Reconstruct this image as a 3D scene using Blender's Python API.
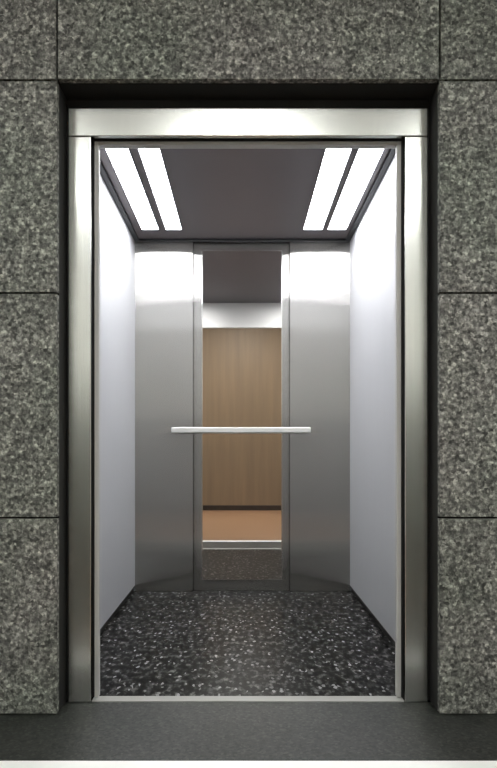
import bpy, bmesh, math, random
from mathutils import Vector
random.seed(3)
S = bpy.context.scene
C = S.collection
for o in list(bpy.data.objects):
    bpy.data.objects.remove(o)

# ------------------------------------------------------------------ camera
F = 625.0                      # focal length in pixels of the 497 x 768 frame
EYE = 0.908
cam_d = bpy.data.cameras.new('camera')
cam_d.sensor_fit = 'VERTICAL'
cam_d.sensor_height = 36
cam_d.lens = F / 768 * 36
cam_d.shift_x = 6.5 / 768
cam_d.shift_y = 66 / 768
cam_d.clip_start = 0.02
cam = bpy.data.objects.new('camera', cam_d)
C.objects.link(cam)
cam.location = (0, 0, EYE)
cam.rotation_euler = (math.radians(90), 0, 0)
S.camera = cam

# ------------------------------------------------------------------ world, exposure
W = bpy.data.worlds.new('world')
S.world = W
W.use_nodes = True
W.node_tree.nodes['Background'].inputs[0].default_value = (0.9, 0.95, 1, 1)
W.node_tree.nodes['Background'].inputs[1].default_value = 0.05
S.view_settings.view_transform = 'Standard'
S.view_settings.look = 'None'
S.view_settings.exposure = 0.0
S.view_settings.gamma = 1
CABIN_LAMP = 25.0              # emission of the four cabin light strips
PANEL_R, PANEL_A = 0.27, -0.88
LOBBY_FILL = 36.0               # emission of the unseen ceiling lamps added in the lobby

# ------------------------------------------------------------------ materials
def mat(name, color=(0.5, 0.5, 0.5), rough=0.5, metal=0.0, emit=None, aniso=None, spec=None):
    m = bpy.data.materials.new(name)
    m.use_nodes = True
    b = m.node_tree.nodes['Principled BSDF']
    b.inputs['Base Color'].default_value = (*color, 1)
    b.inputs['Roughness'].default_value = rough
    b.inputs['Metallic'].default_value = metal
    if spec is not None:
        b.inputs['Specular IOR Level'].default_value = spec
    if emit:
        b.inputs['Emission Color'].default_value = (*emit[0], 1)
        b.inputs['Emission Strength'].default_value = emit[1]
    if aniso is not None:
        b.inputs['Anisotropic'].default_value = aniso[0]
        v = m.node_tree.nodes.new('ShaderNodeCombineXYZ')
        for i in range(3):
            v.inputs[i].default_value = aniso[1][i]
        m.node_tree.links.new(v.outputs[0], b.inputs['Tangent'])
    return m

def coords(nt, scale=(1, 1, 1)):
    tc = nt.nodes.new('ShaderNodeTexCoord')
    mp = nt.nodes.new('ShaderNodeMapping')
    mp.inputs['Scale'].default_value = scale
    nt.links.new(tc.outputs['Object'], mp.inputs[0])
    return mp.outputs[0]

def ramp(nt, src, stops, interp='LINEAR'):
    r = nt.nodes.new('ShaderNodeValToRGB')
    r.color_ramp.interpolation = interp
    el = r.color_ramp.elements
    while len(el) < len(stops):
        el.new(0.5)
    for e, (p, c) in zip(el, stops):
        e.position = p
        e.color = (*c, 1) if len(c) == 3 else c
    nt.links.new(src, r.inputs[0])
    return r.outputs[0]

def mixc(nt, mode, fac, a, b):
    n = nt.nodes.new('ShaderNodeMix')
    n.data_type = 'RGBA'
    n.blend_type = mode
    n.inputs[0].default_value = fac
    nt.links.new(a, n.inputs[6])
    nt.links.new(b, n.inputs[7])
    return n.outputs[2]

def noise(nt, vec, scale, detail=2, rough=0.5):
    n = nt.nodes.new('ShaderNodeTexNoise')
    n.inputs['Scale'].default_value = scale
    n.inputs['Detail'].default_value = detail
    n.inputs['Roughness'].default_value = rough
    nt.links.new(vec, n.inputs['Vector'])
    return n.outputs['Fac']

def granite(name, dark, mid, light, scale, rough, fleck=None, bump=0.0, lo=0.3, hi=0.7, vs=(1, 1, 1)):
    m = mat(name, mid, rough)
    nt = m.node_tree
    b = nt.nodes['Principled BSDF']
    v = coords(nt, vs)
    n1 = noise(nt, v, scale, 2.5, 0.6)
    base = ramp(nt, n1, [(lo, dark), (0.5, mid), (hi, light)])
    vo = nt.nodes.new('ShaderNodeTexVoronoi')
    vo.inputs['Scale'].default_value = scale * 1.3
    vo.inputs['Randomness'].default_value = 1.0
    nt.links.new(v, vo.inputs['Vector'])
    sep = nt.nodes.new('ShaderNodeSeparateColor')
    nt.links.new(vo.outputs['Color'], sep.inputs[0])
    grain = ramp(nt, sep.outputs[0], [(0.0, (0.28, 0.28, 0.27)), (0.28, (0.75, 0.75, 0.74)), (0.75, (1.1, 1.1, 1.08)), (1.0, (1.9, 1.88, 1.8))])
    col = mixc(nt, 'MULTIPLY', 1.0, base, grain)
    big = noise(nt, v, 2.2, 2)
    tint = ramp(nt, big, [(0.35, (0.88, 0.92, 0.86)), (0.65, (1.08, 1.04, 1.04))])
    col = mixc(nt, 'MULTIPLY', 1.0, col, tint)
    if fleck:
        v2 = nt.nodes.new('ShaderNodeTexVoronoi')
        v2.inputs['Scale'].default_value = fleck[0]
        nt.links.new(v, v2.inputs['Vector'])
        s2 = nt.nodes.new('ShaderNodeSeparateColor')
        nt.links.new(v2.outputs['Color'], s2.inputs[0])
        fl = ramp(nt, s2.outputs[1], [(fleck[1], (0, 0, 0)), (1.0, fleck[2])])
        col = mixc(nt, 'ADD', 1.0, col, fl)
    nt.links.new(col, b.inputs['Base Color'])
    if bump:
        bp = nt.nodes.new('ShaderNodeBump')
        bp.inputs['Strength'].default_value = bump
        bp.inputs['Distance'].default_value = 0.002
        nt.links.new(n1, bp.inputs['Height'])
        nt.links.new(bp.outputs[0], b.inputs['Normal'])
    return m

def brushed(name, color, rough, aniso, tangent, streak=(400, 400, 3), amount=0.08, metal=1.0):
    """stainless steel with a fine streaky grain"""
    m = mat(name, color, rough, metal, aniso=(aniso, tangent))
    nt = m.node_tree
    b = nt.nodes['Principled BSDF']
    n = noise(nt, coords(nt, streak), 1.0, 3)
    lo = tuple(c * (1 - amount) for c in color)
    hi = tuple(min(1, c * (1 + amount)) for c in color)
    nt.links.new(ramp(nt, n, [(0.3, lo), (0.7, hi)]), b.inputs['Base Color'])
    return m

M = {}
M['granite'] = granite('flamed_granite', (0.048, 0.050, 0.048), (0.15, 0.153, 0.143), (0.36, 0.365, 0.345), 80, 0.75, bump=0.4)
M['backing'] = mat('black_joint_recess_shade', (0.008, 0.008, 0.007), 0.8)  # black behind the joints; also stands in for shade in the doorway recess
def hairline(name, color, rough, aniso, streak=(400, 400, 3), amount=0.08, soft=0.0):
    """vertical hairline steel: reflections spread sideways and stay crisp up and down"""
    m = mat(name, color, rough, 1.0)
    nt = m.node_tree
    nt.nodes.remove(nt.nodes['Principled BSDF'])
    g = nt.nodes.new('ShaderNodeBsdfAnisotropic')
    g.inputs['Roughness'].default_value = rough
    g.inputs['Anisotropy'].default_value = aniso
    v = nt.nodes.new('ShaderNodeCombineXYZ')
    v.inputs[0].default_value = 1.0
    nt.links.new(v.outputs[0], g.inputs['Tangent'])
    n = noise(nt, coords(nt, streak), 1.0, 3)
    lo = tuple(c * (1 - amount) for c in color)
    hi = tuple(min(1, c * (1 + amount)) for c in color)
    nt.links.new(ramp(nt, n, [(0.3, lo), (0.7, hi)]), g.inputs['Color'])
    g2 = nt.nodes.new('ShaderNodeBsdfAnisotropic')
    g2.inputs['Roughness'].default_value = 0.62
    nt.links.new(g.inputs['Color'].links[0].from_socket, g2.inputs['Color'])
    mx = nt.nodes.new('ShaderNodeMixShader')
    mx.inputs[0].default_value = soft
    nt.links.new(g.outputs[0], mx.inputs[1])
    nt.links.new(g2.outputs[0], mx.inputs[2])
    nt.links.new(mx.outputs[0], nt.nodes['Material Output'].inputs['Surface'])
    return m

M['steel'] = hairline('brushed_steel_frame', (0.70, 0.71, 0.68), 0.26, -0.1, amount=0.05)
M['steel_panel'] = hairline('brushed_steel_back_panel', (0.60, 0.59, 0.56), PANEL_R, PANEL_A, amount=0.03, soft=0.13)
M['steel_side'] = brushed('satin_metallic_side_panel', (0.54, 0.55, 0.57), 0.5, 0.4, (0, 1, 0), amount=0.03, metal=0.35)
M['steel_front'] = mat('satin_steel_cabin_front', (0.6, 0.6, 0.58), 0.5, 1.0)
M['steel_return'] = mat('dimmed_steel_cabin_return', (0.22, 0.22, 0.21), 0.4, 1.0)  # same steel as the cabin front, darkened to dim the back panel reflections
M['bright'] = mat('polished_steel', (0.85, 0.85, 0.83), 0.22, 1.0)
M['pale'] = mat('satin_aluminium', (0.75, 0.75, 0.72), 0.45, 0.6)
M['lip'] = mat('pale_enamelled_lip', (0.50, 0.50, 0.48), 0.5)
M['sill'] = mat('worn_aluminium_sill', (0.34, 0.34, 0.32), 0.5, 0.3)
M['gap_shade'] = mat('gap_shade_black', (0.01, 0.01, 0.009), 0.7)  # near-black colour for the shade in the gap inside the frame
M['mirror'] = mat('mirror_silver', (0.93, 0.92, 0.90), 0.0, 1.0)
M['ceil'] = mat('dark_ceiling_laminate', (0.115, 0.10, 0.104), 0.45)
M['ceil_trim'] = mat('black_ceiling_edge', (0.02, 0.022, 0.025), 0.5)
M['skirt'] = mat('dark_skirting', (0.02, 0.02, 0.018), 0.45)
M['cabin_floor'] = granite('cabin_floor_stone', (0.002, 0.002, 0.002), (0.010, 0.0105, 0.0105), (0.085, 0.086, 0.087), 38, 0.3,
                           fleck=(95, 0.93, (0.26, 0.26, 0.26)), vs=(1, .55, 1), lo=0.40, hi=0.68)
M['cabin_floor'].node_tree.nodes['Principled BSDF'].inputs['Specular IOR Level'].default_value = 0.06
M['slab'] = granite('dark_polished_stone', (0.015, 0.017, 0.016), (0.024, 0.026, 0.024), (0.034, 0.036, 0.034), 90, 0.5, lo=0.3, hi=0.7)
M['white_stone'] = mat('white_marble', (0.9, 0.9, 0.88), 0.4)
M['tile'] = mat('terracotta_floor', (0.32, 0.18, 0.10), 0.35)
M['wood'] = mat('veneer_brown', (0.26, 0.17, 0.09), 0.5)
M['plaster'] = mat('white_plaster', (0.82, 0.82, 0.78), 0.8)
M['dado'] = mat('grey_dado_paint', (0.17, 0.18, 0.165), 0.6)
M['base'] = mat('dark_baseboard', (0.03, 0.02, 0.015), 0.5)
M['lamp'] = mat('cabin_light_diffuser', (0.9, 0.9, 0.9), 0.5, emit=((0.97, 0.97, 1.0), CABIN_LAMP))
M['lobby_fill'] = mat('lobby_fill_diffuser', (0.9, 0.9, 0.9), 0.5, emit=((0.99, 1.0, 0.97), LOBBY_FILL))
M['lamp_frame'] = mat('light_frame_grey', (0.25, 0.25, 0.27), 0.4, 0.5)

def wood_grain():
    nt = M['wood'].node_tree
    b = nt.nodes['Principled BSDF']
    n = noise(nt, coords(nt, (14, 14, 0.8)), 1.0, 4, 0.6)
    nt.links.new(ramp(nt, n, [(0.3, (0.20, 0.137, 0.085)), (0.7, (0.24, 0.163, 0.10))]), b.inputs['Base Color'])
wood_grain()

# ------------------------------------------------------------------ mesh helpers
def add_box(bm, x0, x1, y0, y1, z0, z1):
    x0, x1 = sorted((x0, x1)); y0, y1 = sorted((y0, y1)); z0, z1 = sorted((z0, z1))
    v = [bm.verts.new(p) for p in ((x0, y0, z0), (x1, y0, z0), (x1, y1, z0), (x0, y1, z0),
                                   (x0, y0, z1), (x1, y0, z1), (x1, y1, z1), (x0, y1, z1))]
    for f in ((3, 2, 1, 0), (4, 5, 6, 7), (0, 1, 5, 4), (1, 2, 6, 5), (2, 3, 7, 6), (3, 0, 4, 7)):
        bm.faces.new([v[i] for i in f])

def boxes(*bs):
    bm = bmesh.new()
    for b in bs:
        add_box(bm, *b)
    return bm

def obj(name, bm, m, parent=None, bevel=0.0, seg=2, smooth=False):
    me = bpy.data.meshes.new(name)
    bmesh.ops.recalc_face_normals(bm, faces=bm.faces)
    bm.to_mesh(me)
    bm.free()
    if smooth:
        for p in me.polygons:
            p.use_smooth = True
    me.materials.append(M[m])
    o = bpy.data.objects.new(name, me)
    C.objects.link(o)
    if parent:
        o.parent = parent
        o.location = -parent.location
    if bevel:
        mod = o.modifiers.new('bevel', 'BEVEL')
        mod.width = bevel
        mod.segments = seg
        mod.limit_method = 'ANGLE'
    return o

def struct(name, bm, m, bevel=0.0, parent=None):
    o = obj(name, bm, m, parent, bevel)
    if not parent:
        o['kind'] = 'structure'
    return o

def tag(o, label, cat, group=None):
    o['label'] = label
    o['category'] = cat
    if group:
        o['group'] = group
    return o

def thing(name, loc, label, cat, group=None):
    o = bpy.data.objects.new(name, None)
    C.objects.link(o)
    o.location = loc
    o.empty_display_size = 0.1
    return tag(o, label, cat, group)

def tube(bm, p0, p1, r, n=20):
    p0, p1 = Vector(p0), Vector(p1)
    d = (p1 - p0).normalized()
    a = d.orthogonal().normalized()
    b = d.cross(a)
    r0, r1 = [], []
    for i in range(n):
        t = 2 * math.pi * i / n
        q = a * math.cos(t) * r + b * math.sin(t) * r
        r0.append(bm.verts.new(p0 + q))
        r1.append(bm.verts.new(p1 + q))
    for i in range(n):
        j = (i + 1) % n
        bm.faces.new((r0[i], r0[j], r1[j], r1[i]))
    bm.faces.new(r0)
    bm.faces.new(r1)

# ------------------------------------------------------------------ key measurements (metres)
G = 2.144                      # granite face
T = 0.026                      # slab thickness
FR = 2.246                     # door frame face
XL, XR, ZT = -0.635, 0.679, 2.177     # opening in the granite
H = 3.0                        # lobby height
BACK = -1.40                   # lobby wall opposite the lift
SX = 3.2                       # lobby half width
CB, CR = 4.0, 4.016            # cabin back panels / recessed centre bay
CX0, CX1, CZ = -0.685, 0.691, 2.252
CF = 2.318                      # inside face of the cabin front
R0, R1 = -0.314, 0.307         # centre bay
OX0, OX1, OZ = -0.524, 0.566, 2.024   # clear opening

# ------------------------------------------------------------------ granite facade, slab by slab with open joints
J = 0.0034
rows = [(0.0, 0.675), (0.675, 1.447), (1.447, ZT), (ZT, H)]
def slabs(spans, rws):
    bm = bmesh.new()
    for a, b in spans:
        for r0, r1 in rws:
            add_box(bm, a + J, b - J, G, G + T, max(r0 + J, 0.002), r1 - J)
    return bm
struct('wall_left', slabs([(XL - 1.314 * (k + 1) - (0 if k else 0), XL - 1.314 * k + (J if k == 0 else 0)) for k in range(2)], rows[:3]), 'granite', 0.0015)
struct('wall_right', slabs([(XR + 1.314 * k - (J if k == 0 else 0), XR + 1.314 * (k + 1)) for k in range(2)], rows[:3]), 'granite', 0.0015)
struct('wall_top', slabs([(XL - 2.628, XL - 1.314), (XL - 1.314, XL), (XL, XR), (XR, XR + 1.314), (XR + 1.314, XR + 2.628)], rows[3:]), 'granite', 0.0015)
yb = G + T + 0.001  # backing added behind the slabs, darkens the recess and seals out light
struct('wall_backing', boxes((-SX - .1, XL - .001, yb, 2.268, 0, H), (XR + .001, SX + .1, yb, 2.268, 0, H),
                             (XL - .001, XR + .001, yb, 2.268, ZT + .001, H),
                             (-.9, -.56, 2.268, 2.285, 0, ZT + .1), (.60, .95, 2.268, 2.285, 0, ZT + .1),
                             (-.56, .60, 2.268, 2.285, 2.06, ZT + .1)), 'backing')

# ------------------------------------------------------------------ lobby
struct('floor_threshold', boxes((-SX, SX, 1.828, 2.252, -0.06, 0.0)), 'slab', 0.001)
struct('trim_1', boxes((-SX, SX, 1.74, 1.827, -0.06, 0.0)), 'white_stone', 0.001)
struct('floor', boxes((-SX, -.63, BACK, 1.739, -0.06, 0.0), (.63, SX, BACK, 1.739, -0.06, 0.0)), 'slab')
struct('floor_inlay', boxes((-.628, .628, BACK, 1.739, -0.06, 0.0)), 'tile')
struct('ceiling', boxes((-SX, SX, BACK, G, H, H + .05)), 'plaster')
struct('wall_back_upper', boxes((-SX, -0.64, BACK - .05, BACK, 1.39, H), (0.64, SX, BACK - .05, BACK, 1.39, H)), 'plaster')
struct('wall_back_lower', boxes((-SX, -0.64, BACK - .05, BACK + .006, 0.075, 1.39), (0.64, SX, BACK - .05, BACK + .006, 0.075, 1.39)), 'dado', 0.002)
struct('wall_back_centre', boxes((-0.64, 0.64, BACK - .05, BACK + .012, 0.075, H)), 'wood', 0.002)
struct('baseboard_back', boxes((-SX, SX, BACK - .05, BACK + .022, 0, 0.075)), 'base', 0.002)
struct('wall_side_left', boxes((-SX - .05, -SX, BACK, G, 0, H)), 'plaster')
struct('wall_side_right', boxes((SX, SX + .05, BACK, G, 0, H)), 'plaster')

def lobby_fill(x, y, label):  # unseen lamp added to light the lobby and the granite front
    t = thing('ceiling_light', (x, y, H), label, 'light', 'unseen lamps added on the lobby ceiling')
    obj('lamp_frame', boxes((x - .32, x - .30, y - .32, y + .32, H - .03, H - .001), (x + .30, x + .32, y - .32, y + .32, H - .03, H - .001),
                            (x - .30, x + .30, y - .32, y - .30, H - .03, H - .001), (x - .30, x + .30, y + .30, y + .32, H - .03, H - .001)),
        'lamp_frame', t)
    obj('diffuser', boxes((x - .299, x + .299, y - .299, y + .299, H - .022, H - .002)), 'lobby_fill', t)
for x, side in ((-1.7, 'left'), (0, 'centre'), (1.7, 'right')):
    lobby_fill(x, -0.1, 'unseen added square ceiling lamp in the %s of the lobby facing the lift' % side)

# ------------------------------------------------------------------ lift door frame
fr = thing('door_frame', (0.0215, FR, 0), 'brushed stainless steel frame around the open lift doorway', 'door frame')
obj('header', boxes((-.625, .668, FR, FR + .02, 2.037, 2.137)), 'steel', fr, 0.003, 3)
obj('jamb', boxes((-.625, -.543, FR, FR + .02, 0.001, 2.035)), 'steel', fr, 0.003, 3)
obj('jamb', boxes((.586, .668, FR, FR + .02, 0.001, 2.035)), 'steel', fr, 0.003, 3)
obj('gap_shade', boxes((-.56, -.5405, 2.284, 2.290, 0.004, 2.06), (.5830, .60, 2.284, 2.290, 0.004, 2.06), (-.5405, .5830, 2.284, 2.290, 2.038, 2.06)), 'gap_shade', fr)  # black strip painted in for the shadowed gap behind the jambs
obj('inner_lip', boxes((-.540, OX0, 2.286, 2.31, 0.004, 2.0375), (OX1, .5825, 2.286, 2.31, 0.004, 2.0375),
                       (OX0, OX1, 2.286, 2.31, OZ, 2.0375)), 'lip', fr, 0.002)
si = obj('door_sill', boxes((-.5425, .5855, 2.2535, 2.300, -0.03, 0.003)), 'sill', None, 0.001)
tag(si, 'pale metal sill strip across the foot of the lift doorway', 'sill')

# ------------------------------------------------------------------ lift cabin
struct('floor_cabin', boxes((CX0 - .03, CX1 + .03, 2.301, CR + .03, -0.06, 0.0)), 'cabin_floor')
for s, x in (('left', CX0), ('right', CX1)):
    d = -0.03 if s == 'left' else 0.03
    struct('wall_cabin_' + s, boxes((x, x + d, CF, CB, 0.042, CZ - .002)), 'steel_side')
    struct('baseboard_' + s, boxes((x + d * .35, x + d, CF, CB, 0.001, 0.041)), 'skirt')
struct('wall_cabin_over_door', boxes((OX0 - .03, OX1 + .03, 2.3105, CF, OZ + .001, CZ - .002)), 'steel_front')
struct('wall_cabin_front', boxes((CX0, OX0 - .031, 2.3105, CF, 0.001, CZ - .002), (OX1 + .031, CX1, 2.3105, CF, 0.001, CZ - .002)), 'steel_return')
struct('wall_cabin_back', boxes((CX0, R0, CB, CB + .09, 0.001, CZ - .002), (R1, CX1, CB, CB + .09, 0.001, CZ - .002),
                                (R0 + .001, R1 - .001, CR, CR + .035, 0.001, CZ - .002)), 'steel_panel', 0.0008)
struct('ceiling_cabin', boxes((CX0 - .03, CX1 + .03, 2.311, CR + .03, CZ, CZ + .05)), 'ceil')
e = 0.03
struct('trim_2', boxes((CX0, CX0 + e, CF, CB - e, CZ - .012, CZ - .001), (CX1 - e, CX1, CF, CB - e, CZ - .012, CZ - .001),
                       (CX0, CX1, CB - e, CB, CZ - .012, CZ - .001)), 'ceil_trim', 0.001)

mi = thing('mirror', (0, CR, 0.079), 'tall narrow mirror panel in the middle of the lift back wall', 'mirror')
obj('glass', boxes((-.252, .252, CR - .007, CR - .001, 0.081, 2.184)), 'mirror', mi)
obj('edge_strip', boxes((-.258, -.2525, CR - .009, CR - .001, 0.075, 2.19), (.2525, .258, CR - .009, CR - .001, 0.075, 2.19),
                        (-.2525, .2525, CR - .009, CR - .001, 0.075, .0805), (-.2525, .2525, CR - .009, CR - .001, 2.1845, 2.19)), 'bright', mi)

hr = thing('handrail', (-0.006, 3.95, 1.034), 'slim horizontal steel handrail in front of the lift mirror', 'handrail')
obj('rail', boxes((-.446, .434, 3.938, 3.952, 1.016, 1.052)), 'pale', hr, 0.006, 4)
for x in (-.38, .37):
    bm = bmesh.new()
    tube(bm, (x, 3.951, 1.034), (x, CB - .001, 1.034), 0.009)
    tube(bm, (x, CB - .006, 1.034), (x, CB - .001, 1.034), 0.022)
    obj('bracket', bm, 'bright', hr)

LAMPS = [(-.604, -.506, 'outermost long light strip on the left of the lift ceiling'),
         (-.459, -.367, 'inner long light strip on the left of the lift ceiling'),
         (.374, .484, 'inner long light strip on the right of the lift ceiling'),
         (.520, .628, 'outermost long light strip on the right of the lift ceiling')]
for x0, x1, lab in LAMPS:
    xm = (x0 + x1) / 2
    t = thing('ceiling_light', (xm, 3.27, CZ), lab, 'light', 'light strips on the lift ceiling')
    a, b = 2.71, 3.785
    obj('diffuser', boxes((x0, x1, a, b, CZ - .008, CZ - .001)), 'lamp', t, 0.001)
    k = .005
    obj('lamp_frame', boxes((x0 - k, x0 - .0005, a - k, b + k, CZ - .01, CZ - .001), (x1 + .0005, x1 + k, a - k, b + k, CZ - .01, CZ - .001),
                            (x0, x1, a - k, a - .0005, CZ - .01, CZ - .001), (x0, x1, b + .0005, b + k, CZ - .01, CZ - .001)), 'lamp_frame', t)
